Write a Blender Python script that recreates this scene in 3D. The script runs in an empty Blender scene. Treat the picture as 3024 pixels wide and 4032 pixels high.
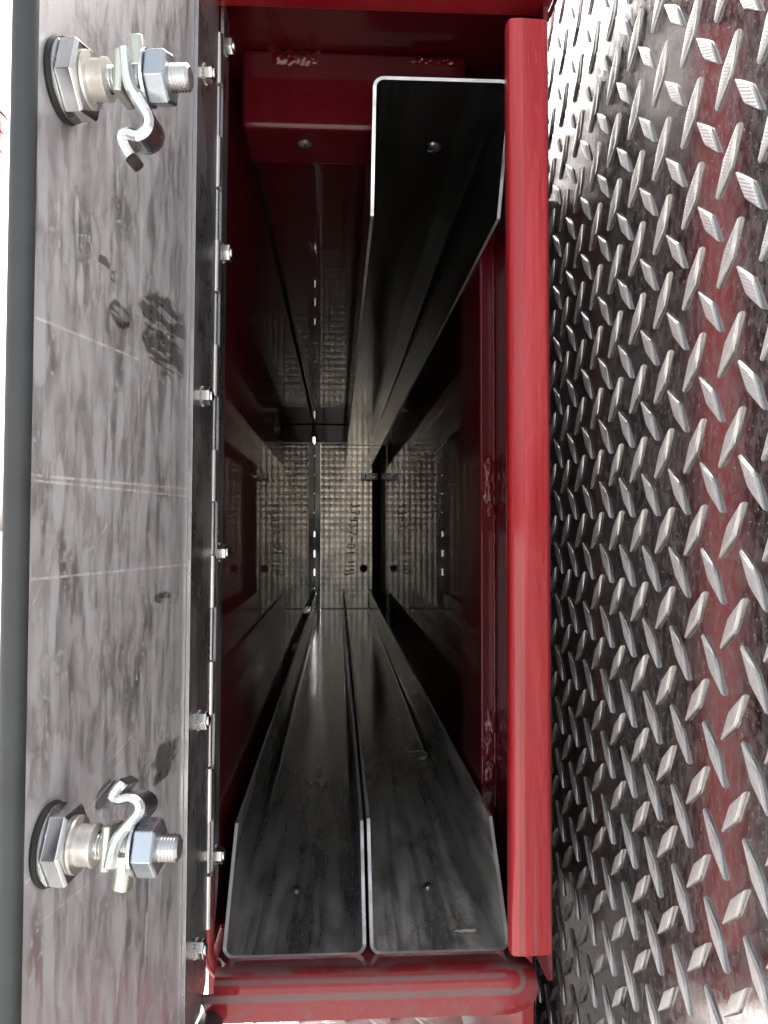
import bpy, bmesh, math, random
from mathutils import Vector, Matrix, noise
random.seed(7)
scene = bpy.context.scene
COL = scene.collection
R = math.radians
H = 1.30                                   # height of the lens above the ground

# ------------------------------------------------------------------ camera, sky, sun, exposure
cam_d = bpy.data.cameras.new('camera'); cam = bpy.data.objects.new('camera', cam_d); COL.objects.link(cam)
cam.location = (0, 0, H); cam.rotation_euler = (R(90 + 1.30), 0, R(-3.1568))
cam_d.sensor_fit = 'VERTICAL'; cam_d.sensor_height = 36; cam_d.sensor_width = 27
cam_d.lens = 36 * 3300 / 4032; cam_d.clip_start = 0.01; cam_d.clip_end = 3000
scene.camera = cam
world = bpy.data.worlds.new('World'); scene.world = world; world.use_nodes = True
wt = world.node_tree; bg = wt.nodes['Background']
sky = wt.nodes.new('ShaderNodeTexSky'); sky.sky_type = 'NISHITA'; sky.sun_disc = False
SUN_EL, SUN_AZ = 40, 4                   # degrees; azimuth clockwise from +Y
sky.sun_elevation = R(SUN_EL); sky.sun_rotation = R(SUN_AZ); sky.air_density = 1.0; sky.dust_density = 6.0; sky.ozone_density = 0.6
hs = wt.nodes.new('ShaderNodeHueSaturation'); hs.inputs['Saturation'].default_value = 0.25
wt.links.new(sky.outputs[0], hs.inputs['Color']); wt.links.new(hs.outputs[0], bg.inputs[0])
bg.inputs[1].default_value = 0.15
sd = bpy.data.lights.new('sun', 'SUN'); sun = bpy.data.objects.new('sun', sd); COL.objects.link(sun)
sd.energy = 4.0; sd.angle = R(80); sd.color = (1, 0.97, 0.93)
sdir = Vector((math.sin(R(SUN_AZ)) * math.cos(R(SUN_EL)), math.cos(R(SUN_AZ)) * math.cos(R(SUN_EL)), math.sin(R(SUN_EL))))
sun.rotation_euler = sdir.to_track_quat('Z', 'Y').to_euler(); sun.location = (0, -3, 6)
vs = scene.view_settings
vs.view_transform = 'Standard'; vs.look = 'None'; vs.gamma = 1; vs.use_curve_mapping = False; vs.exposure = 1.75
scene.cycles.max_bounces = 16; scene.cycles.glossy_bounces = 12; scene.cycles.diffuse_bounces = 6
scene.cycles.sample_clamp_indirect = 6; scene.cycles.use_denoising = True; scene.cycles.caustics_reflective = True

# ------------------------------------------------------------------ pixel -> ray (pixels of the 3024x4032 photograph)
_f = 3300.0
_rot = cam.rotation_euler.to_matrix()
def ray(px, pz): return _rot @ Vector((px - 1512, 2016 - pz, -_f))
def at(px, pz, y): r = ray(px, pz); return r * (y / r.y)                    # point on the plane Y = y, relative to the lens
def atx(px, pz, x): r = ray(px, pz); return r * (x / r.x)
def atz(px, pz, z): r = ray(px, pz); return r * (z / r.z)

# ------------------------------------------------------------------ mesh builder
class MB:
    def __init__(s): s.v = []; s.f = []
    def add(s, vs_, fs):
        o = len(s.v); s.v += [tuple(p) for p in vs_]; s.f += [[i + o for i in q] for q in fs]; return s
    def box(s, x0, x1, y0, y1, z0, z1):
        return s.add([(x, y, z) for x in (x0, x1) for y in (y0, y1) for z in (z0, z1)],
                     [(0, 1, 3, 2), (4, 6, 7, 5), (0, 4, 5, 1), (2, 3, 7, 6), (0, 2, 6, 4), (1, 5, 7, 3)])
    def prism(s, poly, fn, a, b):
        """closed 2-D polygon swept from a to b; fn(u, v, w) -> xyz"""
        n = len(poly)
        return s.add([fn(u, v, a) for u, v in poly] + [fn(u, v, b) for u, v in poly],
                     [list(range(n))[::-1], list(range(n, 2 * n))] + [(i, (i + 1) % n, n + (i + 1) % n, n + i) for i in range(n)])
    def rings(s, rs, cap=True, closed=True):
        n = len(rs[0]); vs_ = [p for r in rs for p in r]; fs = []
        for k in range(len(rs) - 1):
            for i in range(n if closed else n - 1):
                j = (i + 1) % n; fs.append((k * n + i, k * n + j, (k + 1) * n + j, (k + 1) * n + i))
        if cap: fs += [list(range(n))[::-1], [(len(rs) - 1) * n + i for i in range(n)]]
        return s.add(vs_, fs)
    def lathe_x(s, prof, n=32, ph=0, c=(0, 0, 0), cap=True):
        """profile [(x, r)] turned about the X axis"""
        rs = [[(c[0] + x, c[1] + r * math.cos(ph + 2 * math.pi * i / n), c[2] + r * math.sin(ph + 2 * math.pi * i / n)) for i in range(n)] for x, r in prof]
        return s.rings(rs, cap)
    def tube(s, path, rad, n=10, cap=True, flat=1.0):
        path = [Vector(p) for p in path]; rs = []
        for k, p in enumerate(path):
            d = (path[min(k + 1, len(path) - 1)] - path[max(k - 1, 0)]).normalized()
            a = d.cross(Vector((0, 1, 0)));
            if a.length < 0.2: a = d.cross(Vector((0, 0, 1)))
            a.normalize(); b = d.cross(a); r = rad[k] if isinstance(rad, (list, tuple)) else rad
            rs.append([p + a * r * math.cos(2 * math.pi * i / n) + b * r * flat * math.sin(2 * math.pi * i / n) for i in range(n)])
        return s.rings(rs, cap)
def obj(name, mb, mat, parent=None, bevel=0, segs=2, angle=35, smooth=True, local=False):
    """one mesh object; vertices are given in lens-relative scene coordinates unless local"""
    me = bpy.data.meshes.new(name)
    off = Vector((0, 0, 0)) if local else (org(parent))
    me.from_pydata([tuple(Vector(p) - off) for p in mb.v], [], mb.f); me.update()
    bm = bmesh.new(); bm.from_mesh(me); bmesh.ops.recalc_face_normals(bm, faces=bm.faces); bm.to_mesh(me); bm.free()
    if smooth:
        me.polygons.foreach_set('use_smooth', [True] * len(me.polygons)); me.set_sharp_from_angle(angle=R(angle))
    me.materials.append(mat)
    o = bpy.data.objects.new(name, me); COL.objects.link(o)
    if parent: o.parent = parent
    elif not local: o.location = (0, 0, H)
    if bevel:
        m = o.modifiers.new('bevel', 'BEVEL'); m.width = bevel; m.segments = segs; m.limit_method = 'ANGLE'; m.angle_limit = R(30); m.harden_normals = True
    return o
ORG = {}
def org(p):
    v = Vector((0, 0, 0))
    while p is not None: v += ORG.get(p.name, Vector((0, 0, 0))); p = p.parent
    return v
def thing(name, label, cat, loc, group=None):
    o = bpy.data.objects.new(name, None); COL.objects.link(o); o.empty_display_size = 0.05
    o.location = (loc[0], loc[1], loc[2] + H); ORG[o.name] = Vector(loc)
    tag(o, label, cat, group); return o
def tag(o, label=None, cat=None, group=None, kind=None):
    if label: o['label'] = label
    if cat: o['category'] = cat
    if group: o['group'] = group
    if kind: o['kind'] = kind
    return o
def hexpts(r, ph=0): return [(r * math.cos(ph + math.pi / 3 * i), r * math.sin(ph + math.pi / 3 * i)) for i in range(6)]

# ------------------------------------------------------------------ materials
class NT:
    def __init__(s, name):
        s.m = bpy.data.materials.new(name); s.m.use_nodes = True; s.t = s.m.node_tree; s.p = s.t.nodes['Principled BSDF']
        s.tc = s.t.nodes.new('ShaderNodeTexCoord').outputs['Object']
    def set(s, sock, v):
        if hasattr(v, 'is_output') or isinstance(v, bpy.types.NodeSocket): s.t.links.new(v, sock)
        else: sock.default_value = v
    def math(s, op, a, b=0.0, c=0.0, clamp=False):
        n = s.t.nodes.new('ShaderNodeMath'); n.operation = op; n.use_clamp = clamp
        s.set(n.inputs[0], a); s.set(n.inputs[1], b); s.set(n.inputs[2], c); return n.outputs[0]
    def map(s, scale=(1, 1, 1), loc=(0, 0, 0), rot=(0, 0, 0), src=None):
        n = s.t.nodes.new('ShaderNodeMapping'); s.t.links.new(src or s.tc, n.inputs[0])
        n.inputs['Location'].default_value = loc; n.inputs['Rotation'].default_value = rot; n.inputs['Scale'].default_value = scale; return n.outputs[0]
    def noise(s, scale=10, detail=4, rough=0.55, vec=None, dist=0.0):
        n = s.t.nodes.new('ShaderNodeTexNoise'); s.t.links.new(vec or s.tc, n.inputs['Vector'])
        n.inputs['Scale'].default_value = scale; n.inputs['Detail'].default_value = detail; n.inputs['Roughness'].default_value = rough; n.inputs['Distortion'].default_value = dist
        return n.outputs['Fac']
    def ramp(s, v, a, b, lo=0.0, hi=1.0):
        n = s.t.nodes.new('ShaderNodeMapRange'); n.interpolation_type = 'SMOOTHSTEP'
        s.set(n.inputs['Value'], v); n.inputs['From Min'].default_value = a; n.inputs['From Max'].default_value = b
        s.set(n.inputs['To Min'], lo); s.set(n.inputs['To Max'], hi); return n.outputs[0]
    def sep(s, v=None):
        n = s.t.nodes.new('ShaderNodeSeparateXYZ'); s.t.links.new(v or s.tc, n.inputs[0]); return n.outputs
    def mix(s, f, a, b):
        n = s.t.nodes.new('ShaderNodeMix'); n.data_type = 'RGBA'; s.set(n.inputs[0], f)
        s.set(n.inputs[6], (*a, 1) if isinstance(a, tuple) and len(a) == 3 else a); s.set(n.inputs[7], (*b, 1) if isinstance(b, tuple) and len(b) == 3 else b); return n.outputs[2]
    def bump(s, h, strength=0.3, dist=0.001, nrm=None):
        n = s.t.nodes.new('ShaderNodeBump'); s.set(n.inputs['Height'], h); n.inputs['Strength'].default_value = strength; n.inputs['Distance'].default_value = dist
        if nrm is not None: s.t.links.new(nrm, n.inputs['Normal'])
        s.t.links.new(n.outputs[0], s.p.inputs['Normal']); return n.outputs[0]
    def out(s, base=None, metal=None, rough=None, coat=None, coat_rough=None, ior=None):
        for k, v in (('Base Color', base), ('Metallic', metal), ('Roughness', rough), ('Coat Weight', coat), ('Coat Roughness', coat_rough), ('IOR', ior)):
            if v is not None:
                if isinstance(v, tuple) and len(v) == 3: v = (*v, 1)
                s.set(s.p.inputs[k], v)
        return s.m
def lerp(nt, f, a, b): return nt.math('ADD', nt.math('MULTIPLY', f, b - a), a)

RED = (0.24, 0.007, 0.011)
def red_paint(name, dust=0.0, peel=0.12, base=RED, grime=None, cw=0.65, streak=0, cr=(0.03, 0.10), dustcol=(0.20, 0.15, 0.14)):
    n = NT(name)
    sp = n.ramp(n.noise(260, 3), 0.64, 0.72)                       # tiny specks
    du = n.ramp(n.noise(34, 7, 0.65, vec=n.map((1, 1, 0.35))), 0.40, 0.75, 0.0, dust)
    du = n.math('MAXIMUM', du, n.math('MULTIPLY', sp, min(1, dust * 1.5 + 0.05)))
    if grime: du = n.math('MAXIMUM', du, grime(n))
    b = n.mix(n.ramp(n.noise(9, 3), 0.3, 0.7, 0.0, 0.25), base, tuple(c * 0.75 for c in base))
    b = n.mix(du, b, dustcol)
    if streak:
        sk = n.noise(75, 6, 0.65, vec=n.map((1, 1, 0.035)))
        b = n.mix(n.ramp(sk, 0.40, 0.66, 0.0, streak), b, (0.60, 0.075, 0.085)); b = n.mix(n.ramp(sk, 0.42, 0.30, 0.0, streak), b, tuple(c * 0.62 for c in base))
    n.p.inputs['Specular IOR Level'].default_value = 0.12
    n.bump(n.math('ADD', n.noise(70, 2), n.math('MULTIPLY', n.ramp(n.noise(300, 2), 0.62, 0.72), 0.6)), peel, 0.0006)
    return n.out(b, 0.0, lerp(n, du, 0.38, 0.8), n.math('MULTIPLY', n.math('SUBTRACT', 1.0, du, clamp=True), cw), n.ramp(n.noise(25, 4), 0.3, 0.7, cr[0], cr[1]))
def steel(name, base=(0.56, 0.56, 0.57), rough=0.22, streak=(1, 1, 1), dust=0.0, dustcol=(0.32, 0.31, 0.29), dlo=0.42, dhi=0.72, dscale=30, spot=0.0, bumps=0.05):
    n = NT(name)
    st = n.noise(60, 5, 0.6, vec=n.map(streak))
    du = n.ramp(n.noise(dscale, 8, 0.62, vec=n.map(tuple(0.3 + 0.7 * c for c in streak))), dlo, dhi, dust * 0.25, dust)
    if spot: du = n.math('MAXIMUM', du, n.ramp(n.noise(330, 2), 0.63, 0.70, 0.0, spot))
    n.bump(st, bumps, 0.0004)
    return n.out(n.mix(du, base, dustcol), n.math('SUBTRACT', 1.0, du, clamp=True), n.math('ADD', n.ramp(st, 0.3, 0.7, rough * 0.7, rough * 1.35), n.math('MULTIPLY', du, 0.5)))

M = {}
M['red_shaded'] = red_paint('shade_darkened_red_paint', 0.06, 0.05, base=(0.10, 0.003, 0.008), cw=0.62, cr=(0.012, 0.035))  # same red gloss paint, darkened so the colour carries the interior's shade
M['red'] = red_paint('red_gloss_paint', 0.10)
M['weld'] = red_paint('painted_weld', 0.12, 0.5, base=(0.13, 0.005, 0.010), dustcol=(0.22, 0.15, 0.14), cw=0.9)
M['black'] = NT('black_rubber').out((0.018, 0.019, 0.020), 0, 0.62)
def _rub():
    n = NT('grey_black_door_seal_rubber'); n.bump(n.noise(180, 4), 0.3, 0.0004)
    return n.out(n.mix(n.noise(40, 4), (0.022, 0.025, 0.027), (0.052, 0.057, 0.060)), 0, 0.55)
M['rubber'] = _rub()
M['rim'] = steel('cut_edge_steel', (0.84, 0.84, 0.85), 0.34, (1, 1, 1), 0.40, dscale=60, dustcol=(0.45, 0.44, 0.42), spot=0.30)
M['nut'] = steel('stainless_nut', (0.70, 0.69, 0.66), 0.16, (1, 1, 1), 0.08)
M['zinc'] = steel('bright_zinc', (0.76, 0.77, 0.78), 0.20, (1, 1, 1), 0.12)
M['zinc_blue'] = steel('bluish_zinc', (0.50, 0.55, 0.60), 0.28, (1, 1, 1), 0.15)
M['zinc_yellow'] = steel('yellowed_zinc', (0.70, 0.73, 0.63), 0.30, (1, 1, 1), 0.20)
M['spacer'] = steel('stained_spacer', (0.76, 0.75, 0.72), 0.28, (1, 1, 1), 0.65, dustcol=(0.42, 0.37, 0.30), dscale=70, dlo=0.48, dhi=0.62)
M['dark_clip'] = steel('dull_steel', (0.35, 0.35, 0.34), 0.35, (1, 1, 1), 0.2)
M['marker'] = NT('black_marker_ink').out((0.012, 0.012, 0.014), 0, 0.6)

# ------------------------------------------------------------------ setting: ground
def _ground():
    n = NT('pale_concrete')
    n.bump(n.noise(40, 8), 0.2, 0.01)
    return n.out(n.mix(n.noise(0.7, 8), (0.42, 0.41, 0.39), (0.52, 0.51, 0.49)), 0, 0.9)
g = MB(); g.add([(-1500, -1500, -H), (1500, -1500, -H), (1500, 1500, -H), (-1500, 1500, -H)], [(0, 1, 2, 3)])
tag(obj('ground', g, _ground()), kind='structure')

# ------------------------------------------------------------------ the compartment box
YF, YB = 0.50, 2.95
XL, XR = -0.0815, 0.144
ZF, ZC = -0.2757, 0.364
box = thing('storage_compartment', 'deep narrow red painted compartment holding three steel trays, right of the open door', 'compartment', (0.03, 0.5, -0.33))
obj('floor', MB().box(XL, XR, 0.60, YB + 0.02, ZF - 0.003, ZF), M['red_shaded'], box)
obj('ceiling', MB().box(XL, XR, 0.53, YB + 0.02, ZC, ZC + 0.003), M['red_shaded'], box)
w = obj('side_wall', MB().box(XL - 0.003, XL, 0.543, YB + 0.001, ZF, ZC), M['red_shaded'], box)
w = MB().box(XR, XR + 0.004, 0.782, YB + 0.02, ZF, ZC); obj('side_wall', w, M['red_shaded'], box)
w = MB().box(0.1288, 0.1318, 0.514, 0.682, ZF, ZC); obj('side_wall', w, M['red_shaded'], box)
# outer skin: top, right side, bottom
w = MB().box(-0.098, 0.152, 0.535, YB, ZC + 0.004, ZC + 0.009)
w.box(0.1485, 0.1515, 0.64, YB, ZF - 0.03, ZC + 0.003); w.box(-0.084, 0.130, 0.56, YB, ZF - 0.030, ZF - 0.0035)
obj('outer_skin', w, M['red'], box)
# column of square tube on the right, with its weld
obj('column', MB().box(0.1160, 0.1284, 0.68, 0.78, ZF + 0.0005, ZC - 0.0005).box(0.1284, 0.144, 0.6825, 0.78, ZF + 0.0005, ZC - 0.0005), M['red_shaded'], box, bevel=0.0022, segs=3)
def weld_bead(path, r, wob, n=12, sub=60, flat=1.0):
    pts = []; rr = []
    for i in range(sub + 1):
        u = i / sub * (len(path) - 1); k = min(int(u), len(path) - 2); t = u - k
        p = Vector(path[k]).lerp(Vector(path[k + 1]), t)
        rad = r(i / sub) if callable(r) else r
        q = noise.noise(Vector((i * 0.55, 3.1, 7.7))); q2 = noise.noise(Vector((i * 0.9, 13.1, 2.7)))
        pts.append(p + Vector((wob * q, wob * 0.3 * q2, wob * 0.4 * q2))); rr.append(max(0.0004, rad * (1 + 0.45 * q2)))
    return MB().tube(pts, rr, n, flat=flat)
cx_ = atx(1950, 2000, 0.1284)
def yz(pz, y=0.68): return (2091 - pz) * y / 3300
bead = weld_bead([(0.1277, 0.680, yz(900)), (0.1277, 0.680, yz(3180))], lambda u: 0.0013, 0.0007, sub=220)
wl = obj('weld_bead', bead, M['weld'], box)
def lump(x, y, z, a, b, c, seed):
    bm = bmesh.new(); bmesh.ops.create_icosphere(bm, subdivisions=4, radius=1)
    for v in bm.verts:
        d = 1 + 0.35 * noise.noise(v.co * 1.6 + Vector((seed, 0, 0))) + 0.12 * noise.noise(v.co * 5 + Vector((seed, 5, 0)))
        v.co = Vector((x + v.co.x * a * d, y + v.co.y * b * d, z + v.co.z * c * d))
    mb = MB().add([v.co.copy() for v in bm.verts], [[v.index for v in f.verts] for f in bm.faces]); bm.free(); return mb
def join(*mbs):
    r = MB()
    for m in mbs: r.add(m.v, m.f)
    return r
obj('weld_lump', join(lump(0.1235, 0.680, yz(1850), 0.0052, 0.0035, 0.0115, 1), lump(0.1225, 0.680, yz(1935), 0.0045, 0.0030, 0.012, 2), lump(0.1245, 0.680, yz(2000), 0.0040, 0.0032, 0.007, 3)), M['weld'], box)
obj('weld_lump', join(lump(0.1242, 0.680, yz(2850), 0.0048, 0.0030, 0.012, 5), lump(0.1225, 0.680, yz(2940), 0.0052, 0.0036, 0.011, 6), lump(0.1236, 0.680, yz(3050), 0.0056, 0.0045, 0.011, 8)), M['weld'], box)
# brackets under the ceiling, front and rear
br = MB().box(-0.0727, 0.0975, 0.6270, 0.690, 0.3032, ZC - 0.0004)
fb = obj('hanger_bracket', br, M['red_shaded'], box, bevel=0.0042, segs=4)
rb = obj('hanger_bracket', MB().box(-0.078, 0.040, 2.86, 2.93, 0.3032, ZC - 0.0004), M['red_shaded'], box, bevel=0.003, segs=2)
obj('bracket_lip', MB().box(-0.079, 0.040, 2.845, 2.859, 0.2965, 0.3000), M['rim'], rb)
def ripple(p0, p1, h, seed, n=34):
    mb = MB(); p0, p1 = Vector(p0), Vector(p1); vs_ = []; m = 10
    for i in range(n + 1):
        for j in range(m + 1):
            u, v = i / n, j / m
            e = math.sin(math.pi * v) * min(1, 6 * u, 6 * (1 - u))
            nz = noise.noise(Vector((u * 9 + seed, v * 3, 1))); nz2 = noise.noise(Vector((u * 26 + seed, v * 9, 4)))
            y = p0.y + 0.0009 - e * (0.0026 + 0.0016 * nz + 0.0012 * nz2)
            vs_.append((p0.x + (p1.x - p0.x) * u + 0.001 * nz2, y, p0.z + (p1.z - p0.z) * u + h * (v - 0.5) * (1 + 0.4 * nz)))
    fs = [(i * (m + 1) + j, i * (m + 1) + j + 1, (i + 1) * (m + 1) + j + 1, (i + 1) * (m + 1) + j) for i in range(n) for j in range(m)]
    return mb.add(vs_, fs)
obj('weld_seam', ripple((-0.0525, 0.6268, 0.3572), (-0.0130, 0.6268, 0.3562), 0.0125, 2), M['weld'], fb)
obj('weld_seam', ripple((0.0520, 0.6268, 0.3580), (0.0950, 0.6268, 0.3565), 0.0070, 11), M['weld'], fb)

# door frame round the opening: header, post, jamb and sill
obj('header', MB().box(-0.098, 0.1365, 0.505, 0.533, 0.3335, 0.370), M['red'], box, bevel=0.005, segs=4)
obj('frame_backing', MB().box(0.1292, 0.1300, 0.5165, 0.60, -0.2535, 0.3325), M['red_shaded'], box)
def post_marks(n):
    x, y, z = n.sep()[0], None, n.sep()[2]
    # the two seal rub lines drift apart towards the bottom
    wob = n.math('MULTIPLY', n.math('SUBTRACT', n.noise(14, 3), 0.5), 0.0012)
    l1 = n.math('ABSOLUTE', n.math('SUBTRACT', n.math('ADD', x, wob), n.math('ADD', 0.0790, n.math('MULTIPLY', z, 0.0050))))
    l2 = n.math('ABSOLUTE', n.math('SUBTRACT', n.math('ADD', x, wob), n.math('ADD', 0.0885, n.math('MULTIPLY', z, -0.004))))
    low = n.ramp(z, 0.085, 0.15, 1.0, 0.0)
    m1 = n.ramp(n.math('SUBTRACT', l1, n.math('MULTIPLY', low, 0.0008)), 0.0001, 0.0004, 0.8, 0.0)
    m2 = n.math('MULTIPLY', n.ramp(n.math('SUBTRACT', l2, n.math('MULTIPLY', low, 0.0004)), 0.0001, 0.0004, 0.7, 0.0), n.ramp(z, 0.10, 0.24, 1.0, 0.25))
    rub = n.ramp(n.noise(60, 5, 0.6, vec=n.map((1, 1, 0.04))), 0.50, 0.72, 0.0, 0.10)
    return n.math('MAXIMUM', n.math('MAXIMUM', m1, m2), rub)
M['post'] = red_paint('worn_red_post_paint', 0.07, 0.10, base=(0.37, 0.011, 0.018), grime=post_marks, dustcol=(0.17, 0.13, 0.13), streak=0.55, cw=0.85)
pp = [(0.1042, 0.5145), (0.1036, 0.5070), (0.1040, 0.5030), (0.1054, 0.5008), (0.1110, 0.5000), (0.1200, 0.5006), (0.1252, 0.5010)]
for i in range(1, 7):
    a = R(15 * i); pp.append((0.1252 + 0.0038 * math.sin(a), 0.5048 - 0.0038 * math.cos(a)))
pp += [(0.1290, 0.516), (0.1265, 0.516), (0.1265, 0.5075), (0.1075, 0.5065), (0.1060, 0.5145)]
obj('door_post', MB().prism(pp, lambda u, v, w_: (u, v, w_), -0.2535, 0.3137), M['post'], box, angle=50)
obj('post_foot', MB().box(0.108, 0.1282, 0.509, 0.53, -0.2590, -0.2538), M['red'], box, bevel=0.003, segs=3)
# left jamb: rolled edge that turns into the sill
jp = [(-0.0812, 0.541, -0.215), (-0.0812, 0.5385, -0.240), (-0.0812, 0.538, -0.262)]
for i in range(1, 9):
    a = R(90 * i / 8); jp.append((-0.0812 + 0.018 * (1 - math.cos(a)), 0.538, -0.262 - 0.0195 * math.sin(a)))
obj('jamb', MB().tube(jp, 0.0040, 16), M['red'], box)
obj('corner_strip', MB().box(XL + 0.0002, -0.0785, 0.70, 2.855, 0.3600, ZC - 0.0003), M['black'], box, bevel=0.001)  # black strip along the corner of left wall and ceiling
# sill
def sill_marks(n):
    x, z = n.sep()[0], n.sep()[2]
    wob = n.math('MULTIPLY', n.math('SUBTRACT', n.noise(8, 3), 0.5), 0.0016)
    zz = n.math('ADD', z, wob)
    xin = n.ramp(x, 0.072, 0.077, 1.0, 0.0)
    a = n.math('MULTIPLY', n.ramp(n.math('ABSOLUTE', n.math('SUBTRACT', zz, 0.0540)), 0.0004, 0.0019, 0.8, 0.0), xin)
    # lower line with its hook at the right end
    vx = n.math('SUBTRACT', x, 0.0790); vz = n.math('SUBTRACT', zz, 0.0513)
    arc = n.math('ABSOLUTE', n.math('SUBTRACT', n.math('SQRT', n.math('ADD', n.math('MULTIPLY', vx, vx), n.math('MULTIPLY', vz, vz))), 0.0064))
    arc = n.math('MULTIPLY', n.ramp(arc, 0.0006, 0.0026, 0.85, 0.0), n.ramp(x, 0.075, 0.079))
    b = n.math('MULTIPLY', n.ramp(n.math('ABSOLUTE', n.math('SUBTRACT', zz, 0.0451)), 0.0012, 0.0032, 0.9, 0.0), n.ramp(x, 0.076, 0.080, 1.0, 0.0))
    top = n.math('MULTIPLY', n.ramp(z, 0.0562, 0.0569), n.ramp(n.noise(45, 6, 0.65, vec=n.map((0.6, 1, 1))), 0.38, 0.62, 0.1, 0.75))
    low = n.math('MULTIPLY', n.ramp(z, 0.0425, 0.038), n.ramp(n.noise(120, 6, 0.7), 0.45, 0.70, 0.1, 0.55))
    lines = n.math('MULTIPLY', n.math('MAXIMUM', n.math('MAXIMUM', a, b), arc), n.ramp(n.noise(90, 5, 0.7), 0.30, 0.50, 0.55, 1.0))
    return n.math('MAXIMUM', n.math('MAXIMUM', lines, top), low)
M['sill'] = red_paint('scuffed_dusty_sill_paint', 0.30, 0.20, base=(0.28, 0.010, 0.016), grime=sill_marks, dustcol=(0.20, 0.155, 0.155))
rows = [(0.60, -0.2759, -0.0770, 0.1180), (0.552, -0.2759, -0.0762, 0.1190), (0.541, -0.2748, -0.0755, 0.1200), (0.5340, -0.2734, -0.0752, 0.1210), (0.5300, -0.2730, -0.0752, 0.1215)]
for i in range(1, 9):
    a = R(90 * i / 8); rows.append((0.5295 - 0.008 * math.sin(a), -0.2810 + 0.008 * math.cos(a), -0.0750, 0.1222 + 0.0022 * i / 8))
rows += [(0.5212, -0.2822, -0.0750, 0.1246), (0.5212, -0.28225, -0.0840, 0.1246), (0.5211, -0.2850, -0.0830, 0.1245), (0.5210, -0.2885, -0.0812, 0.1236), (0.5209, -0.2920, -0.0798, 0.1216),
         (0.5208, -0.2948, -0.0780, 0.1185), (0.5207, -0.2968, -0.0757, 0.1145), (0.5206, -0.2982, -0.0725, 0.1095), (0.5206, -0.2986, -0.0690, 0.1050)]
def sheet_rows(rows, nx, mb):
    vs_ = [(a + (b - a) * i / nx, y, z_) for y, z_, a, b in rows for i in range(nx + 1)]
    return mb.add(vs_, [(k * (nx + 1) + i, k * (nx + 1) + i + 1, (k + 1) * (nx + 1) + i + 1, (k + 1) * (nx + 1) + i) for k in range(len(rows) - 1) for i in range(nx)])
so = obj('sill', sheet_rows(rows, 12, MB()), M['sill'], box, angle=50)
m_ = so.modifiers.new('thickness', 'SOLIDIFY'); m_.thickness = 0.0022; m_.offset = 0
obj('lower_panel', MB().box(0.1175, 0.1270, 0.540, 0.95, -0.62, -0.3020), M['red'], box, bevel=0.002)

# ------------------------------------------------------------------ rear door, quilted steel, seen from inside
rear = thing('rear_door', 'quilted bright metal rear door closing the far end, numbered in black marker', 'door', (0.03, YB, -0.28))
def _quilt():
    n = NT('quilted_stainless')
    s = n.sep(); k = math.pi / 0.0205
    wx = n.math('SINE', n.math('MULTIPLY', s[0], k)); wz = n.math('SINE', n.math('MULTIPLY', s[2], k * 0.93))
    h = n.math('MULTIPLY', n.math('ADD', n.math('ABSOLUTE', wx), n.math('ABSOLUTE', wz)), 0.5)
    h = n.math('ADD', h, n.math('MULTIPLY', n.noise(90, 3), 0.5))
    n.bump(h, 0.45, 0.0016)
    d = n.ramp(n.noise(12, 4), 0.35, 0.7, 0.05, 0.35)
    return n.out(n.mix(d, (0.52, 0.46, 0.39), (0.28, 0.25, 0.21)), n.math('SUBTRACT', 1.0, d), 0.20)  # metal tone warmed to stand in for orange reflected surroundings
obj('door_sheet', MB().box(-0.0600, XR + 0.004, YB, YB + 0.004, ZF - 0.01, ZC + 0.01), _quilt(), rear)
hs_ = obj('hinge_strip', MB().box(-0.0795, -0.0602, YB - 0.004, YB + 0.004, ZF, ZC), steel('smooth_hinge_strip', (0.42, 0.42, 0.38), 0.36, (1, 1, 0.1), 0.3), rear)
kn = MB()
z = ZF + 0.01; i = 0
while z < ZC - 0.02:
    lit = -0.26 < z < -0.06 or 0.02 < z < 0.06 or z > 0.2
    kn.tube([(-0.0803, YB + 0.002, z), (-0.0803, YB + 0.002, z + (0.040 + 0.010 * random.random() if lit else 0.0655))], 0.0016, 8); z += 0.0663; i += 1
obj('hinge_knuckles', kn, M['dark_clip'], hs_)
obj('seal_strip', MB().box(0.1200, XR - 0.0003, YB - 0.022, YB - 0.0005, ZF + 0.0003, 0.30), M['black'], rear, bevel=0.004)
def bpt(px, pz, y): return at(px, pz, y)
c = bpt(1432, 2238, YB)
pl = MB().lathe_x([(0, 0.0135), (0.003, 0.0135), (0.004, 0.011)], 24)
pl.v = [(c.x + p[1], YB - 0.0005 - p[0], c.z + p[2]) for p in pl.v]; obj('rubber_plug', pl, M['black'], rear)
c = bpt(1452, 1878, YB)
xa, xb = bpt(1421, 1878, YB - 0.025).x, bpt(1487, 1878, YB - 0.025).x
cb = MB().box(xa, xb, YB - 0.0275, YB - 0.0245, c.z - 0.0115, c.z + 0.0115); cb.box(xa + 0.006, xa + 0.014, YB - 0.0243, YB - 0.0002, c.z - 0.006, c.z + 0.006)
cl = obj('clip', cb, M['dark_clip'], rear, bevel=0.0045, segs=4)
for rx in (xa + 0.013, xb - 0.012):
    rv = MB().lathe_x([(0, 0.0065), (0.003, 0.0055), (0.0038, 0.002)], 16); rv.v = [(rx + p[1], YB - 0.0276 - p[0], c.z + p[2]) for p in rv.v]
    obj('rivet', rv, M['nut'], cl)
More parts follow.
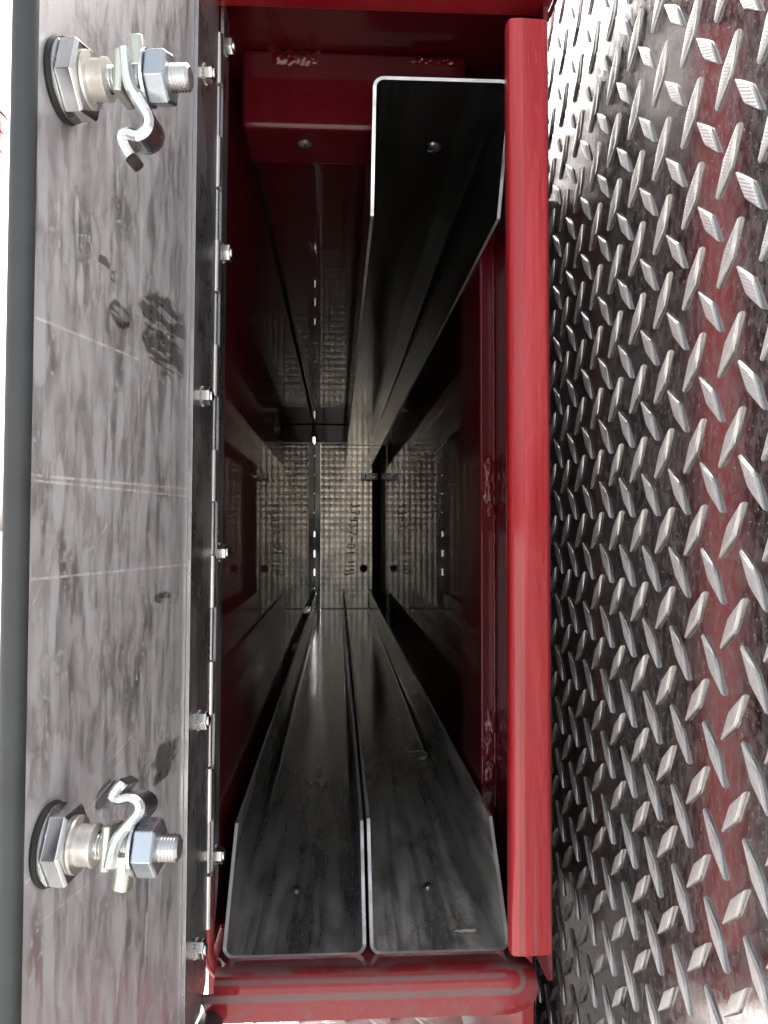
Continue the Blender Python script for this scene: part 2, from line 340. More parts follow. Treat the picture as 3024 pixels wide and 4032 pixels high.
# handwriting, reading downwards: strokes in a letter box u (reading direction) 0..1, v (letter height) 0..1
G = {'1': [[(0.4, 0.75), (0.55, 1), (0.5, 0)]], '7': [[(0.1, 0.95), (0.9, 1.0), (0.35, 0)]], '4': [[(0.3, 1), (0.15, 0.45), (0.75, 0.5)], [(0.85, 1), (0.65, 0)]],
     '3': [[(0.15, 0.95), (0.7, 0.95), (0.45, 0.55), (0.85, 0.3), (0.5, 0.0), (0.1, 0.1)]], '-': [[(0.15, 0.5), (0.85, 0.5)]],
     '0': [[(0.5, 1), (0.15, 0.7), (0.2, 0.2), (0.5, 0), (0.85, 0.3), (0.85, 0.75), (0.5, 1)]], 'S': [[(0.85, 0.9), (0.45, 1), (0.25, 0.7), (0.7, 0.4), (0.7, 0.1), (0.15, 0)]]}
wr = MB()
def scribble(txt, p0, p1, h, lean=0.0):
    n = len(txt); p0, p1 = Vector(p0), Vector(p1)
    for k, ch in enumerate(txt):
        if ch == ' ': continue
        for st in G[ch]:
            pts = []
            for u, v in st:
                q = p0.lerp(p1, (k + 0.08 + 0.8 * u) / n)
                pts.append((q.x + h * (v - 0.5) * (0.6 if ch == '-' else 1) + 0.0006 * random.uniform(-1, 1), YB - 0.0022, q.z + 0.002 * (v - 0.5)))
            dense = []
            for a, b in zip(pts, pts[1:]):
                for t in (0, 0.5): dense.append(tuple(a[i] + (b[i] - a[i]) * t for i in range(3)))
            dense.append(pts[-1]); wr.tube(dense, 0.0019, 6, flat=0.5)
a = bpt(1404, 1980, YB); b = bpt(1378, 2190, YB); scribble('17437-01', a, b, 0.030)
a = bpt(1384, 2204, YB); b = bpt(1380, 2238, YB); scribble('11', a, b, 0.026)
a = bpt(1376, 2239, YB); b = bpt(1374, 2266, YB); scribble('S3', a, b, 0.034)
obj('marker_writing', wr, M['marker'], rear)

# ------------------------------------------------------------------ trays
def tray_mat(name, dust, col=(0.21, 0.22, 0.22), fz=None, rough=0.13):
    n = NT(name); y = n.sep()[1]
    st = n.noise(40, 5, 0.6, vec=n.map((1.6, 0.06, 1)))
    front = n.ramp(y, 0.0, 0.75, 1.0, 0.06)
    d = n.math('MULTIPLY', n.ramp(n.noise(26, 9, 0.7, vec=n.map((1.5, 0.45, 1))), 0.34, 0.62, dust * 0.5, dust), n.math('MULTIPLY', front, n.ramp(st, 0.36, 0.62, 0.55, 1.1)))  # dust towards the front, its pale streaks also standing in for reflections
    d2 = n.math('MULTIPLY', n.ramp(n.noise(420, 3, 0.6), 0.60, 0.68, 0.0, dust * 1.1), front)
    d = n.math('MAXIMUM', d, d2)
    n.bump(st, 0.05, 0.0003)
    return n.out(n.mix(d, col, (0.66, 0.65, 0.61)), n.math('SUBTRACT', 1.0, d, clamp=True), n.math('ADD', n.ramp(st, 0.3, 0.7, rough * 0.75, rough * 1.3), n.math('MULTIPLY', d, 0.5)))
def make_tray(label, x0, x1, zb, zt, y0, cut, yend, mat, r=0.0075, th=0.0023):
    """folded channel: base at zb, flange edges at zt (above or below), front of the flanges cut back by cut"""
    sg = 1 if zt > zb else -1
    root = thing('slide_tray', label, 'tray', ((x0 + x1) / 2, y0, zb), 'folded steel slide trays in the compartment')
    path = [(x0, zt - sg * 0.0)]
    path = [(x0, zt), (x0, zb + sg * (zt - zb) * sg * 0.5)]
    for i in range(0, 7):
        a = R(90 * i / 6); path.append((x0 + r - r * math.cos(a), zb + sg * (r - r * math.sin(a))))
    for i in range(1, 16): path.append((x0 + r + (x1 - x0 - 2 * r) * i / 16, zb))
    for i in range(6, -1, -1):
        a = R(90 * i / 6); path.append((x1 - r + r * math.cos(a), zb + sg * (r - r * math.sin(a))))
    path += [(x1, zb + (zt - zb) * 0.5), (x1, zt)]
    n = len(path); outer, inner, mid = [], [], []
    for k, (x, z_) in enumerate(path):
        a = path[max(k - 1, 0)]; b = path[min(k + 1, n - 1)]; dx, dz = b[0] - a[0], b[1] - a[1]; L = math.hypot(dx, dz)
        nx, nz = (-dz / L * sg, dx / L * sg)          # towards the inside of the channel
        hgt = abs(z_ - zb); yf = y0 + cut * max(0.0, (hgt - r) / (abs(zt - zb) - r))
        outer.append((x, z_, yf)); inner.append((x + nx * th, z_ + nz * th, yf))
    mb = MB(); m = len(outer)
    def ring(y): return [(p[0], p[2] if y is None else y, p[1]) for p in outer + inner[::-1]]
    fr = ring(None); bk = ring(yend); N = 2 * m
    fs = [(i, (i + 1) % N, N + (i + 1) % N, N + i) for i in range(N)]
    fs += [(i, i + 1, N - 2 - i, N - 1 - i) for i in range(m - 1)]
    fs += [(N + i, N + i + 1, 2 * N - 2 - i, 2 * N - 1 - i) for i in range(m - 1)]
    mb.add(fr + bk, fs)
    sh = obj('channel', mb, mat, root, angle=40)
    sh.data.materials.append(M['rim'])
    for pi in range(N, N + m - 1): sh.data.polygons[pi].material_index = 1
    sh.data.polygons[m - 1].material_index = 1; sh.data.polygons[N - 1].material_index = 1
    return root
T1 = make_tray('left of the two steel trays on the compartment floor, nearly free of debris', -0.0735, 0.0188, -0.2754, -0.2105, 0.55, 0.064, 2.92, tray_mat('dark_stainless_left', 0.62))
T2 = make_tray('steel tray on the compartment floor at the right, dusty and littered with dry debris', 0.0212, 0.1125, -0.2754, -0.2075, 0.55, 0.060, 2.92, tray_mat('dark_stainless_right', 0.92))
T3 = make_tray('upside down steel channel hung under the red bracket at the top of the compartment', 0.0230, 0.1162, 0.3026, 0.2245, 0.55, 0.042, 2.925, tray_mat('dark_stainless_top', 0.06, rough=0.14))
def screw(parent, x, y, z_, up, r=0.0055, mat=None):
    prof = [(0, r), (0.0008, r), (0.0019, r * 0.75), (0.0024, r * 0.4), (0.0025, 0.0003)]
    mb = MB()
    for i, (h, rr) in enumerate(prof): pass
    mb.rings([[(x + rr * math.cos(2 * math.pi * i / 20), y + rr * math.sin(2 * math.pi * i / 20), z_ + up * h) for i in range(20)] for h, rr in prof])
    s_ = obj('screw', mb, mat or M['nut'], parent)
    sl_ = MB().box(x - r * 0.55, x + r * 0.55, y - 0.0005, y + 0.0005, z_ + up * 0.0021, z_ + up * 0.0029).box(x - 0.0005, x + 0.0005, y - r * 0.55, y + r * 0.55, z_ + up * 0.0021, z_ + up * 0.0029)
    obj('screw_slot', sl_, M['marker'], s_, smooth=False)
p = atz(1167, 3505, -0.273); screw(T1, p.x, p.y, -0.2731, 1, 0.0044, M['dark_clip'])
p = atz(1684, 3490, -0.273); screw(T2, p.x, p.y, -0.2731, 1, 0.0044)
p = atz(1704, 580, 0.3003); screw(T3, p.x, p.y, 0.3003, -1, 0.0062)
p = atz(1200, 565, 0.3032); screw(box, p.x, p.y, 0.3032, -1, 0.0055, M['dark_clip'])

# ------------------------------------------------------------------ litter in the trays
def litter(name, n, fx, label):
    mb = MB()
    for _ in range(n):
        x, y, L, W = fx(); a = random.uniform(0, math.pi * 2); t = random.uniform(-0.4, 0.4); z0 = -0.2730
        c, s = math.cos(a), math.sin(a)
        q = [(-L, -W), (L * 0.3, -W * 1.2), (L, 0), (L * 0.2, W), (-L * 0.9, W * 0.7)]
        mb.add([(x + u * c - v * s, y + u * s + v * c, z0 + 0.0001 + 0.25 * abs(u) * (1 + t) * random.random()) for u, v in q], [(0, 1, 2, 3, 4)])
    n_ = NT(name + '_mat'); return tag(obj(name, mb, n_.out(n_.mix(n_.ramp(n_.noise(300, 1), 0.4, 0.6), (0.16, 0.13, 0.09), (0.60, 0.56, 0.46)), 0, 0.8), smooth=False), label, 'debris', kind='stuff')
def fr():
    t = random.random()
    y = 0.57 + 0.33 * t ** 1.6
    ln = 0.098 - 0.012 * (y - 0.57) / 0.3
    x = random.gauss(ln - 0.012, 0.006) if random.random() < 0.40 else random.gauss(0.066, 0.020)
    if random.random() < 0.1: y = random.uniform(0.8, 1.4); x = random.gauss(0.088, 0.005)
    return min(max(x, 0.027), 0.107), y, random.uniform(0.0003, 0.0013) * (1.8 if random.random() < 0.08 else 1), random.uniform(0.0001, 0.0003)
litter('dry_debris', 1500, fr, 'fine dry plant debris and grit scattered over the right floor tray')
litter('grit', 150, lambda: (random.uniform(-0.065, 0.012), 0.56 + 0.5 * random.random() ** 1.3, random.uniform(0.0002, 0.0006), random.uniform(0.00015, 0.0004)), 'sparse grit specks lying in the left floor tray')
p = atz(1655, 2985, -0.2722)
lf = MB(); pts = []
for i in range(13):
    a = R(-150 + 20 * i); rr = 0.0042 + 0.0004 * i
    pts.append((p.x + 0.001 + rr * math.cos(a), p.y + 1.7 * rr * math.sin(a) * 0.9, -0.2715 + 0.0004 * i))
pts += [(p.x - 0.009, p.y + 0.012, -0.268), (p.x - 0.016, p.y + 0.017, -0.2665)]
lf.tube(pts, [0.0004, 0.0012, 0.0018, 0.0021, 0.0022, 0.0022, 0.0020, 0.0018, 0.0015, 0.0012, 0.0010, 0.0008, 0.0006, 0.0005, 0.0003], 8, flat=0.35)
tag(obj('curled_leaf', lf, NT('dry_green_leaf').out((0.36, 0.37, 0.14), 0, 0.7)), 'small curled yellow green leaf lying in the right floor tray', 'leaf')
p = atz(1832, 3668, -0.2725); ch = MB(); st_ = []
for i in range(8): st_.append((p.x - 0.0075 + 0.0021 * i, p.y + 0.0005 * math.sin(i * 2.1), -0.2722 + 0.0003 * (i % 2)))
ch.tube(st_, [0.0002, 0.0005, 0.0010, 0.0011, 0.0010, 0.0012, 0.0012, 0.0008], 6, flat=0.6)
tag(obj('wood_chip', ch, NT('pale_chip').out((0.62, 0.58, 0.48), 0, 0.8)), 'pale sliver of wood near the front edge of the right tray', 'chip')
def hair(pa, pb, sag, label):
    a = atz(*pa, -0.2727); b = atz(*pb, -0.2727)
    q = [a.lerp(b, i / 14) + Vector((0, -sag * math.sin(math.pi * i / 14), 0.0005 * math.sin(i))) for i in range(15)]
    tag(obj('hair_strand', MB().tube(q, 0.00008, 5), NT('fibre').out((0.45, 0.42, 0.36), 0, 0.6)), label, 'hair', 'loose hairs in the left tray')
hair((1268, 3466), (1395, 3502), 0.004, 'long loose hair curving across the left tray towards the bright middle edge')
hair((923, 3500), (946, 3462), 0.003, 'short curved hair in the left tray close to its left side')
p = atz(1232, 3175, -0.2723)
tag(obj('paint_flake', MB().add([(p.x + 0.0011 * math.cos(i), p.y + 0.0022 * math.sin(i), -0.2722 + 0.0005 * (i % 2)) for i in range(6)], [tuple(range(6))]), NT('flake').out((0.6, 0.57, 0.47), 0, 0.7), smooth=False), 'single pale flake lying in the middle of the left floor tray', 'flake')

# ------------------------------------------------------------------ the open door on the left
PIV = Vector((-0.0790, 0.532, 0))
door = bpy.data.objects.new('compartment_door', None); COL.objects.link(door)
door.location = (PIV.x, PIV.y, H); door.rotation_euler = (0, R(0.5), R(-7.0)); ORG[door.name] = PIV
tag(door, 'narrow hinged door standing open on the left, scratched dusty steel inside with two latches', 'door')
DM = Matrix.Translation(PIV) @ door.rotation_euler.to_matrix().to_4x4(); DI = DM.inverted()
def dhit(px, pz, n0=0.0):
    """door-local point on the plane n = n0 under a photograph pixel"""
    o = DI @ Vector((0, 0, 0)); d = (DI.to_3x3() @ ray(px, pz)); t = (n0 - o.x) / d.x; return o + d * t
TP = -0.0016                                     # inner panel surface
DW = -dhit(128, 2016, 0.0032).y + 0.0040; ZT, ZBm = 0.345, -0.3185
zb_ = dhit(812, 3930, TP).z
def dline(n, ax, az, bx, bz, wpx, amp=0.7):
    a, b = dhit(ax, az, TP), dhit(bx, bz, TP); dy, dz = b.y - a.y, b.z - a.z; L = math.hypot(dy, dz); ang = math.atan2(dz, dy)
    s = n.sep(); y = n.math('SUBTRACT', s[1], a.y); zz = n.math('SUBTRACT', s[2], a.z)
    u = n.math('ADD', n.math('MULTIPLY', y, math.cos(ang)), n.math('MULTIPLY', zz, math.sin(ang)))
    v = n.math('ABSOLUTE', n.math('ADD', n.math('MULTIPLY', y, -math.sin(ang)), n.math('MULTIPLY', zz, math.cos(ang))))
    m = n.ramp(v, wpx * 0.00008, wpx * 0.00028, amp, 0.0)
    return n.math('MULTIPLY', n.math('MULTIPLY', m, n.math('GREATER_THAN', u, 0.0)), n.math('LESS_THAN', u, L))
def dspot(n, px, pz, rx, rz, rot=0):
    c = dhit(px, pz, TP); a = dhit(px + rx, pz, TP); r1 = abs(a.y - c.y); r2 = abs(dhit(px, pz + rz, TP).z - c.z)
    s = n.sep(); y = n.math('DIVIDE', n.math('SUBTRACT', s[1], c.y), r1); zz = n.math('DIVIDE', n.math('SUBTRACT', s[2], c.z), r2)
    d = n.math('SQRT', n.math('ADD', n.math('MULTIPLY', y, y), n.math('MULTIPLY', zz, zz)))
    return n.ramp(n.math('ADD', d, n.math('MULTIPLY', n.math('SUBTRACT', n.noise(90, 3), 0.5), 0.9)), 0.8, 1.05, 1.0, 0.0)
def _door():
    n = NT('dusty_scratched_stainless')
    st = n.noise(130, 7, 0.70, vec=n.map((1, 1, 0.28)))
    blot = n.noise(38, 9, 0.74, vec=n.map((1, 1.3, 0.6), (0.3, 0.1, 0)))
    d = n.math('ADD', n.ramp(blot, 0.34, 0.66, 0.28, 0.66), n.ramp(st, 0.36, 0.66, -0.12, 0.16))
    run = n.ramp(n.noise(55, 4, 0.5, vec=n.map((1, 1, 0.22), (2, 0, 0))), 0.56, 0.64, 0.0, 0.75)
    spk = n.ramp(n.noise(360, 2), 0.61, 0.67, 0.0, 0.75)
    d = n.math('MAXIMUM', d, n.math('MAXIMUM', run, spk))
    rub = n.noise(300, 3, 0.5, vec=n.map((1, 0.12, 1.0), rot=(R(-24), 0, 0)))
    wipe = None
    for a in ((655, 1275, 92, 105), (655, 1400, 85, 85), (470, 1240, 42, 55), (410, 1035, 24, 30), (445, 1090, 14, 26), (640, 2350, 32, 22), (660, 2960, 55, 60), (420, 3130, 45, 55), (640, 3045, 40, 30)):
        s_ = dspot(n, *a); wipe = s_ if wipe is None else n.math('MAXIMUM', wipe, s_)
    wipe = n.math('MULTIPLY', wipe, n.ramp(rub, 0.52, 0.60, 1.0, 0.25))
    d = n.math('MULTIPLY', d, n.math('SUBTRACT', 1.0, n.math('MULTIPLY', wipe, 0.75)))
    sc = None
    for a in ((140, 1250, 560, 1420, 3), (120, 1870, 745, 1925, 3.2), (122, 1890, 745, 1955, 3), (120, 2282, 745, 2222, 3), (562, 560, 545, 1700, 1.6), (545, 1700, 478, 1970, 1.8),
              (640, 1640, 745, 1935, 1.2), (665, 1600, 690, 1780, 1.0), (128, 2380, 165, 2300, 2.4), (100, 3480, 455, 3060, 2), (110, 3440, 330, 3290, 1.6), (150, 3640, 420, 3420, 1.4),
              (440, 2990, 560, 2850, 2), (430, 3050, 520, 2960, 1.4), (660, 3420, 745, 3640, 1.0), (250, 640, 400, 1090, 1.4), (400, 3000, 470, 2860, 1.4), (385, 2120, 425, 2065, 2.2), (345, 2170, 372, 2150, 2.2)):
        l = dline(n, *a, amp=0.7); sc = l if sc is None else n.math('MAXIMUM', sc, l)
    sc = n.math('MULTIPLY', sc, n.ramp(n.noise(120, 3), 0.3, 0.6, 0.5, 1.0))
    n.bump(st, 0.10, 0.0004)
    col = n.mix(d, (0.72, 0.71, 0.72), (0.54, 0.53, 0.555)); col = n.mix(sc, col, (0.95, 0.93, 0.86))
    dm = n.math('MAXIMUM', d, n.math('MULTIPLY', sc, 0.9))
    return n.out(col, n.math('SUBTRACT', 1.0, dm, clamp=True), n.math('ADD', n.ramp(st, 0.3, 0.7, 0.20, 0.32), n.math('MULTIPLY', dm, 0.45)))
dpoly = [(-0.0325, ZT), (-DW, ZT), (-DW, zb_ - 0.03), (-DW, zb_ - 0.012), (-DW + 0.010, zb_ - 0.002), (-0.012, zb_ - 0.002), (-0.0030, zb_ + 0.012), (-0.0030, ZT)]
dpoly = [(-0.0030, ZT), (-DW, ZT), (-DW, zb_ - 0.004), (-0.020, zb_ - 0.004), (-0.0045, zb_ + 0.010)]
obj('inner_panel', MB().prism(dpoly, lambda u, v, w_: (w_, u, v), TP - 0.0015, TP), _door(), door, local=True)
obj('outer_pan', MB().prism([(-0.004, ZT), (-DW + 0.006, ZT), (-DW + 0.006, zb_ - 0.006), (-0.022, zb_ - 0.006), (-0.005, zb_ + 0.008)], lambda u, v, w_: (w_, u, v), TP - 0.0042, TP - 0.0017), M['red'], door, bevel=0.0005, local=True)
gk = MB().tube([(-0.0004, -DW, ZT), (-0.0004, -DW, zb_ + 0.004)], 0.0044, 18)
obj('edge_seal', gk, M['rubber'], door, local=True)
obj('bottom_seal', MB().tube([(0.0065, -0.006, zb_ - 0.0040), (0.0045, -DW + 0.002, zb_ - 0.0050)], 0.0070, 18), M['rubber'], door, bevel=0.001, local=True)
# piano hinge
PER, CEN = 0.0663, (2091 - 1053) * 0.532 / 3300
hinge = obj('hinge', MB().prism([(-0.0030, ZT - 0.002), (-0.0465, ZT - 0.002), (-0.0465, zb_ + 0.012), (-0.0400, zb_ + 0.003), (-0.0150, zb_ + 0.003), (-0.0030, zb_ + 0.016)], lambda u, v, w_: (w_, u, v), TP + 0.0001, 0.0009),
            steel('stainless_hinge_leaf', (0.52, 0.51, 0.52), 0.22, (1, 1, 0.3), 0.35, dustcol=(0.20, 0.19, 0.19), spot=0.2), door, bevel=0.0003, local=True)
k0 = int(-0.30 / PER) - 1
M['kn'] = steel('hinge_knuckle_steel', (0.66, 0.65, 0.64), 0.2, (1, 1, 0.4), 0.15)
a_, b_ = MB(), MB()
for k in range(-9, 6):
    zc = CEN + k * PER
    lo, hi = zc - PER * 0.25 + 0.0004, zc + PER * 0.25 - 0.0004
    if lo > -0.262 and hi < ZT: a_.tube([(0, 0, lo), (0, 0, hi)], 0.0031, 16)
    lo, hi = zc + PER * 0.25 + 0.0004, zc + PER * 0.75 - 0.0004
    if lo > -0.262 and hi < ZT: b_.tube([(-0.0012, 0.0024, lo), (-0.0012, 0.0024, hi)], 0.0028, 16)
obj('knuckles', a_, M['kn'], hinge, local=True); obj('frame_knuckles', b_, M['kn'], hinge, local=True)
obj('frame_leaf', MB().prism([(0.0035, ZT - 0.002), (0.0290, ZT - 0.002), (0.0290, -0.228), (0.022, -0.2405), (0.0035, -0.262)], lambda u, v, w_: (w_ - u * 0.125 + 0.0032, u, v), -0.0022, -0.0002),
    steel('dark_hinge_frame_leaf', (0.36, 0.38, 0.40), 0.25, (1, 1, 0.3), 0.3, dustcol=(0.12, 0.13, 0.14), spot=0.3), hinge, local=True)
def nut_mesh(r=0.0056, h=0.0052):
    mb = MB(); ph = R(15)
    hx = hexpts(r, ph)
    mb.rings([[(x, u * f_, v * f_) for u, v in hx] for x, f_ in ((0.0010, 0.97), (0.0016, 1.0), (h, 1.0), (h + 0.0006, 0.93))])
    mb.lathe_x([(0, 0.0042), (0.0010, 0.0050 * 1.08)], 18)
    for i in range(18):
        a = 2 * math.pi * i / 18; c, s = math.cos(a), math.sin(a)
        mb.add([(x, rr * c - t * s, rr * s + t * c) for x in (0, 0.001) for rr, t in ((0.0048, -0.0005), (0.0062, -0.0004), (0.0062, 0.0004), (0.0048, 0.0005))], [(0, 1, 2, 3), (4, 7, 6, 5), (0, 4, 5, 1), (1, 5, 6, 2), (2, 6, 7, 3), (3, 7, 4, 0)])
    mb.lathe_x([(h + 0.0004, 0.0034), (h + 0.0016, 0.0030), (h + 0.0018, 0.0024)], 18)
    return mb
NUT = None
def nut(p, rot=0.0, mat='nut'):
    global NUT
    if NUT is None:
        NUT = obj('hinge_nut', nut_mesh(), M['nut'], hinge, bevel=0.00025, local=True); o = NUT
    else:
        o = NUT.copy(); COL.objects.link(o)
    o.location = p; o.rotation_euler = (rot, 0, 0); return o
for px, pz in ((806, 292), (796, 1560), (782, 2836), (770, 3735)):
    q = dhit(px, pz, 0.0005); nut((0.0004, q.y, q.z), random.uniform(0, 1))
for px, pz in ((860, 182), (855, 1003), (838, 2173), (818, 3340)):
    q = dhit(px, pz, 0.0); zq = (2091 - pz) * 0.546 / 3300
    nut((0.0008, 0.013, zq), random.uniform(0, 1))
# latches
def threads(x0, x1, r, pitch=0.00125, d=0.0005):
    pr = []; x = x0
    while x < x1: pr += [(x, r - d), (x + pitch / 2, r)]; x += pitch
    return [(x0, 0.0003)] + pr + [(x1, r - d), (x1 + 0.0006, r * 0.75), (x1 + 0.0007, 0.0003)]
def strip(path, w0, w1, th):
    """flat strip bent in the x-z plane, wide along y"""
    rs = []
    for k, (x, z_) in enumerate(path):
        a = path[max(k - 1, 0)]; b = path[min(k + 1, len(path) - 1)]; L = math.hypot(b[0] - a[0], b[1] - a[1]); nx, nz = -(b[1] - a[1]) / L, (b[0] - a[0]) / L
        w_ = w0 + (w1 - w0) * k / (len(path) - 1); t = th / 2; e = 0.25 * th
        rs.append([(x + nx * a1, b1, z_ + nz * a1) for a1, b1 in ((-t, -w_ + e), (-t + e, -w_), (t - e, -w_), (t, -w_ + e), (t, w_ - e), (t - e, w_), (-t + e, w_), (-t, w_ - e))])
    return MB().rings(rs)
def smooth_path(pts, n=4):
    out = []
    for i in range(len(pts) - 1):
        p0, p1, p2, p3 = [Vector(pts[min(max(j, 0), len(pts) - 1)]) for j in (i - 1, i, i + 1, i + 2)]
        for k in range(n):
            t = k / n; out.append(tuple(0.5 * ((2 * p1) + (p2 - p0) * t + (2 * p0 - 5 * p1 + 4 * p2 - p3) * t * t + (3 * p1 - p0 - 3 * p2 + p3) * t ** 3)))
    out.append(tuple(pts[-1])); return out
def make_latch():
    ms = MB().lathe_x([(0, 0.0003), (0, 0.0150), (0.0012, 0.0156), (0.0024, 0.0150), (0.0024, 0.0003)], 40)
    L = obj('latch', ms, M['black'], door, local=True)
    obj('washer', MB().lathe_x([(0.0025, 0.0003), (0.0025, 0.0146), (0.0037, 0.0150), (0.0037, 0.0003)], 40), M['zinc'], L, local=True)
    r = 0.0149; hx = hexpts(r, R(12))
    obj('lock_nut', MB().rings([[(x, u * f_, v * f_) for u, v in hx] for x, f_ in ((0.0038, 0.97), (0.0044, 1.0), (0.0100, 1.0), (0.0112, 0.92))]), M['zinc'], L, bevel=0.0006, local=True)
    obj('spacer', MB().lathe_x([(0.0113, 0.0102), (0.0118, 0.0106), (0.0128, 0.0104), (0.0130, 0.0076), (0.0180, 0.0074), (0.0182, 0.0080), (0.0196, 0.0079), (0.0199, 0.0068)], 32), M['spacer'], L, local=True)
    obj('threaded_rod', MB().lathe_x(threads(0.0195, 0.0520, 0.0051), 28, cap=True), M['zinc'], L, local=True)
    pth = smooth_path([(0.0285, 0.0080), (0.0290, 0.0020), (0.0305, -0.0055), (0.0345, -0.0125), (0.0378, -0.0180), (0.0372, -0.0222), (0.0335, -0.0242), (0.0295, -0.0232), (0.0268, -0.0245), (0.0285, -0.0290), (0.0305, -0.0318)])
    obj('cam', strip(pth, 0.0085, 0.0060, 0.0046), M['zinc'], L, local=True)
    obj('cam_tail', strip(smooth_path([(0.0318, 0.0025), (0.0316, 0.0090), (0.0308, 0.0150)]), 0.0060, 0.0045, 0.0060), M['zinc_yellow'], L, bevel=0.0006, local=True)
    obj('cam_lug', strip([(0.0255, -0.0080), (0.0258, 0.0078)], 0.0078, 0.0078, 0.0036), M['zinc_yellow'], L, bevel=0.0006, local=True)
    obj('flat_washer', MB().lathe_x([(0.0352, 0.0056), (0.0352, 0.0104), (0.0364, 0.0104), (0.0364, 0.0056)], 32), M['zinc'], L, local=True)
    hx = hexpts(0.0106, R(20))
    obj('end_nut', MB().rings([[(x, u * f_, v * f_) for u, v in hx] for x, f_ in ((0.0366, 0.95), (0.0373, 1.0), (0.0440, 1.0), (0.0450, 0.90))]), M['zinc_blue'], L, bevel=0.0004, local=True)
    return L
L1 = make_latch(); q = dhit(243, 320, TP); L1.location = (TP, q.y, q.z)
L1.scale = (0.95, 1, 1); L2 = L1.copy(); COL.objects.link(L2); q = dhit(190, 3322, TP); L2.location = (TP, q.y, q.z); L2.rotation_euler = (R(180 - 10), 0, 0)
for ch_ in list(L1.children):
    c_ = ch_.copy(); COL.objects.link(c_); c_.parent = L2
    if c_.name.startswith('cam') and '_' not in c_.name: c_.scale = (1.0, 1.15, 0.74)

# ------------------------------------------------------------------ diamond plate wall on the right
XP = 0.1762
def bar(mb, c, ax, side, nrm, L, W, Hh, k=9):
    """lens shaped tread bar: base outline, shoulder and crest"""
    c, ax, side, nrm = Vector(c), Vector(ax), Vector(side), Vector(nrm)
    def ring(sc, scl, h):
        pts = []
        for i in range(k):
            t = -1 + 2 * i / (k - 1); pts.append((t, (1 - abs(t) ** 1.10)))
        r = [c + ax * (L * scl * t) + side * (W * sc * w_) + nrm * h for t, w_ in pts]
        r += [c + ax * (L * scl * t) - side * (W * sc * w_) + nrm * h for t, w_ in pts[::-1][1:-1]]
        return r
    rs = [ring(1.0, 1.0, 0.0), ring(0.95, 0.985, Hh * 0.45), ring(0.74, 0.93, Hh * 0.92), ring(0.42, 0.80, Hh)]
    n = len(rs[0]); vs_ = [p for r in rs for p in r]; fs = []
    for a in range(3):
        for i in range(n): j = (i + 1) % n; fs.append((a * n + i, a * n + j, (a + 1) * n + j, (a + 1) * n + i))
    fs.append([3 * n + i for i in range(n)]); mb.add(vs_, fs)
def _plate(base, rough, name, d0=0.14):
    n = NT(name)
    d = n.ramp(n.noise(30, 8, 0.65), 0.35, 0.7, d0 * 0.2, d0)
    d = n.math('MAXIMUM', d, n.ramp(n.noise(420, 2), 0.62, 0.70, 0.0, 0.40))
    d = n.math('ADD', d, n.ramp(n.noise(190, 5, 0.75, vec=n.map((1, 1, 0.6))), 0.40, 0.66, 0.0, 0.22))
    s = n.sep(); wv = n.math('SINE', n.math('MULTIPLY', n.math('SUBTRACT', s[2], n.math('MULTIPLY', s[1], 0.5)), 2 * math.pi / 0.0016))
    up = n.ramp(s[0], -0.0012, -0.0018)
    n.bump(n.math('ADD', n.math('MULTIPLY', n.math('MULTIPLY', wv, up), 0.45), n.math('MULTIPLY', n.noise(180, 3), 0.35)), 0.35, 0.0004)
    return n.out(n.mix(d, n.mix(up, tuple(c * 0.50 for c in base), base) if name == 'diamond_plate_aluminium' else base, (0.36, 0.34, 0.35)), n.math('SUBTRACT', 1.0, n.math('MAXIMUM', d, n.math('MULTIPLY', up, 0.6 if name == 'diamond_plate_aluminium' else 0.0))), n.math('ADD', n.ramp(s[0], -0.0004, -0.0012, rough * 0.36, rough * 1.25) if name == 'diamond_plate_aluminium' else rough, n.math('MULTIPLY', d, 0.3)))
mb = MB(); mb.box(XP, XP + 0.004, 0.12, 1.3, -0.75, 0.62)
PY, PZ, C1 = 0.0391, 0.0416, math.sqrt(0.5)
for i in range(-6, 24):
    for j in range(-18, 15):
        y0 = 0.3458 + i * PY; z0 = 0.0208 + j * PZ
        if 0.15 < y0 < 1.25 and -0.73 < z0 < 0.6:
            bar(mb, (XP - 0.0001, y0, z0), (0, 0.66, 0.75), (0, 0.75, -0.66), (-1, 0, 0), 0.0170, 0.0043, 0.0017)
            bar(mb, (XP - 0.0001, y0 + PY / 2, z0 + PZ / 2), (0, 0.66, -0.75), (0, 0.75, 0.66), (-1, 0, 0), 0.0170, 0.0043, 0.0017)
plate = thing('diamond_plate_wall', 'upright bright aluminium diamond plate panel beside the red post on the right', 'panel', (XP, 0.6, -0.75))
obj('tread_plate', mb, _plate((0.88, 0.87, 0.85), 0.32, 'diamond_plate_aluminium', 0.15), plate, angle=28)
obj('light_block_shelf', MB().box(0.1275, XP - 0.0005, 0.36, 0.744, -0.454, -0.450), M['black'], box)  # added out of view to block ground light rising into the gap
obj('light_block_panel', MB().box(0.1520, XP - 0.0005, 0.745, 0.750, -0.62, 0.30), M['black'], box)  # added black sheet that keeps light out of the gap's far end
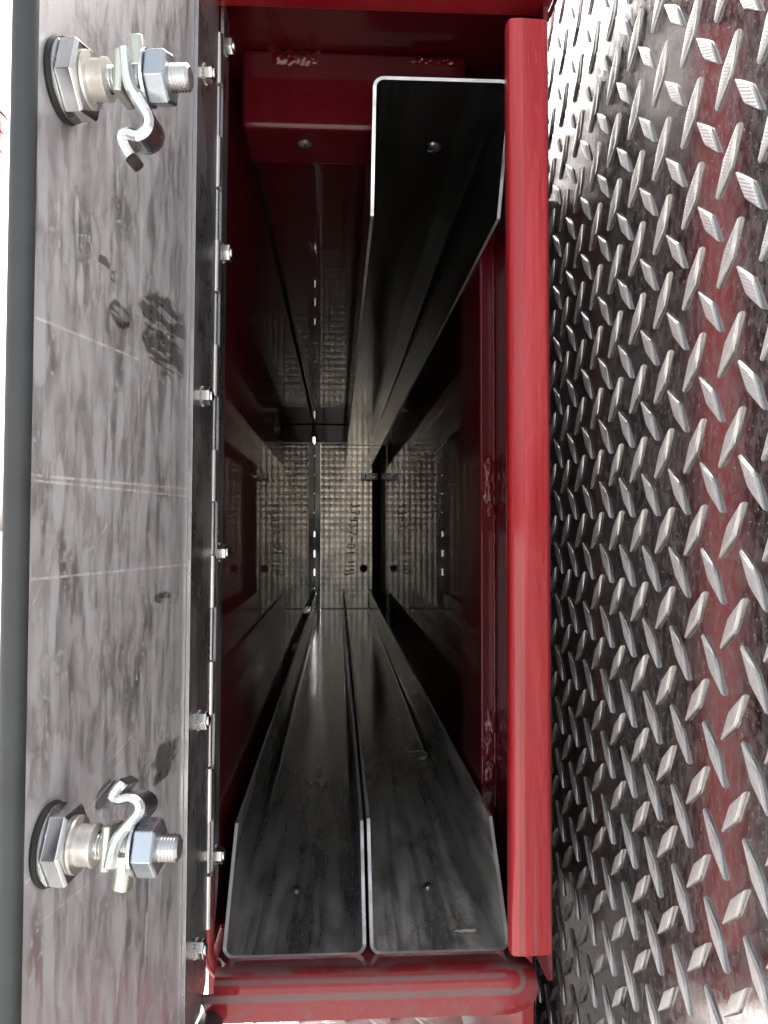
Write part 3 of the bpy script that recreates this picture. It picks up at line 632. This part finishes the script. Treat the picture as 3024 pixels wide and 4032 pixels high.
# step below the opening
mb = MB(); mb.box(-0.080, 0.1075, 0.56, 1.0, -0.424, -0.420)
for i in range(-5, 12):
    for j in range(0, 12):
        x0 = -0.06 + i * PY; y0 = 0.575 + j * PZ
        if -0.066 < x0 < 0.090:
            bar(mb, (x0, y0, -0.4201), (0.7, 0.7, 0), (0.7, -0.7, 0), (0, 0, 1), 0.0170, 0.0043, 0.0017)
            if x0 + PY / 2 < 0.090: bar(mb, (x0 + PY / 2, y0 + PZ / 2, -0.4201), (0.7, -0.7, 0), (0.7, 0.7, 0), (0, 0, 1), 0.0170, 0.0043, 0.0017)
step = thing('rear_step', 'pale diamond plate step just showing below the red sill', 'step', (0.01, 0.8, -0.424))
obj('tread_plate', mb, _plate((0.80, 0.79, 0.76), 0.35, 'step_aluminium', 0.35), step, angle=28)
obj('step_bracket', MB().box(-0.070, 0.100, 0.58, 0.98, -H, -0.4245), M['red'], step)

# ------------------------------------------------------------------ lamp at the far left edge
a = at(8, 470, 0.80)
lamp = thing('marker_lamp', 'red ribbed lamp with a grey cap at the far left edge, beyond the open door', 'lamp', (a.x - 0.03, 0.8, -H))
def rr_(x, w_, z0, z1, n=5):
    return MB().lathe_x([(0, 0.001)], 4)
zt, zm, zl, zb2 = [at(8, q_, 0.80).z for q_ in (340, 455, 745, 800)]
x1 = at(22, 500, 0.80).x
def turn_z(prof, cx, cy, n=28):
    return MB().rings([[(cx + r * math.cos(2 * math.pi * i / n), cy + r * math.sin(2 * math.pi * i / n), z_) for i in range(n)] for z_, r in prof])
RR = 0.028; cxl = x1 - RR
obj('cap', turn_z([(zt, 0.010), (zt - 0.003, 0.016), (zt - 0.012, 0.0185), (zm + 0.006, RR - 0.004), (zm + 0.002, RR), (zm, RR)], cxl, 0.8), NT('grey_cap').out((0.42, 0.40, 0.37), 0, 0.5), lamp)
n_ = NT('red_lens'); n_.p.inputs['Transmission Weight'].default_value = 0.2
lens = [(zm - 0.0005, RR - 0.0015)]
zz = zm - 0.002
for sgm in range(4):
    e = (zl - zm) / 4 * (sgm + 1) + zm
    lens += [(zz, RR - 0.001 - 0.0012 * sgm), (e + 0.002, RR - 0.0025 - 0.0012 * sgm), (e + 0.001, RR - 0.006 - 0.0012 * sgm), (e, RR - 0.006 - 0.0012 * sgm)]; zz = e - 0.001
obj('lens', turn_z(lens, cxl, 0.8), n_.out((0.75, 0.03, 0.07), 0, 0.2), lamp)
obj('base', turn_z([(zl - 0.0005, RR - 0.006), (zb2, RR - 0.012)], cxl, 0.8), M['black'], lamp)
obj('pole', turn_z([(zb2 - 0.0003, 0.012), (-H, 0.012)], cxl - 0.008, 0.8), M['rim'], lamp)
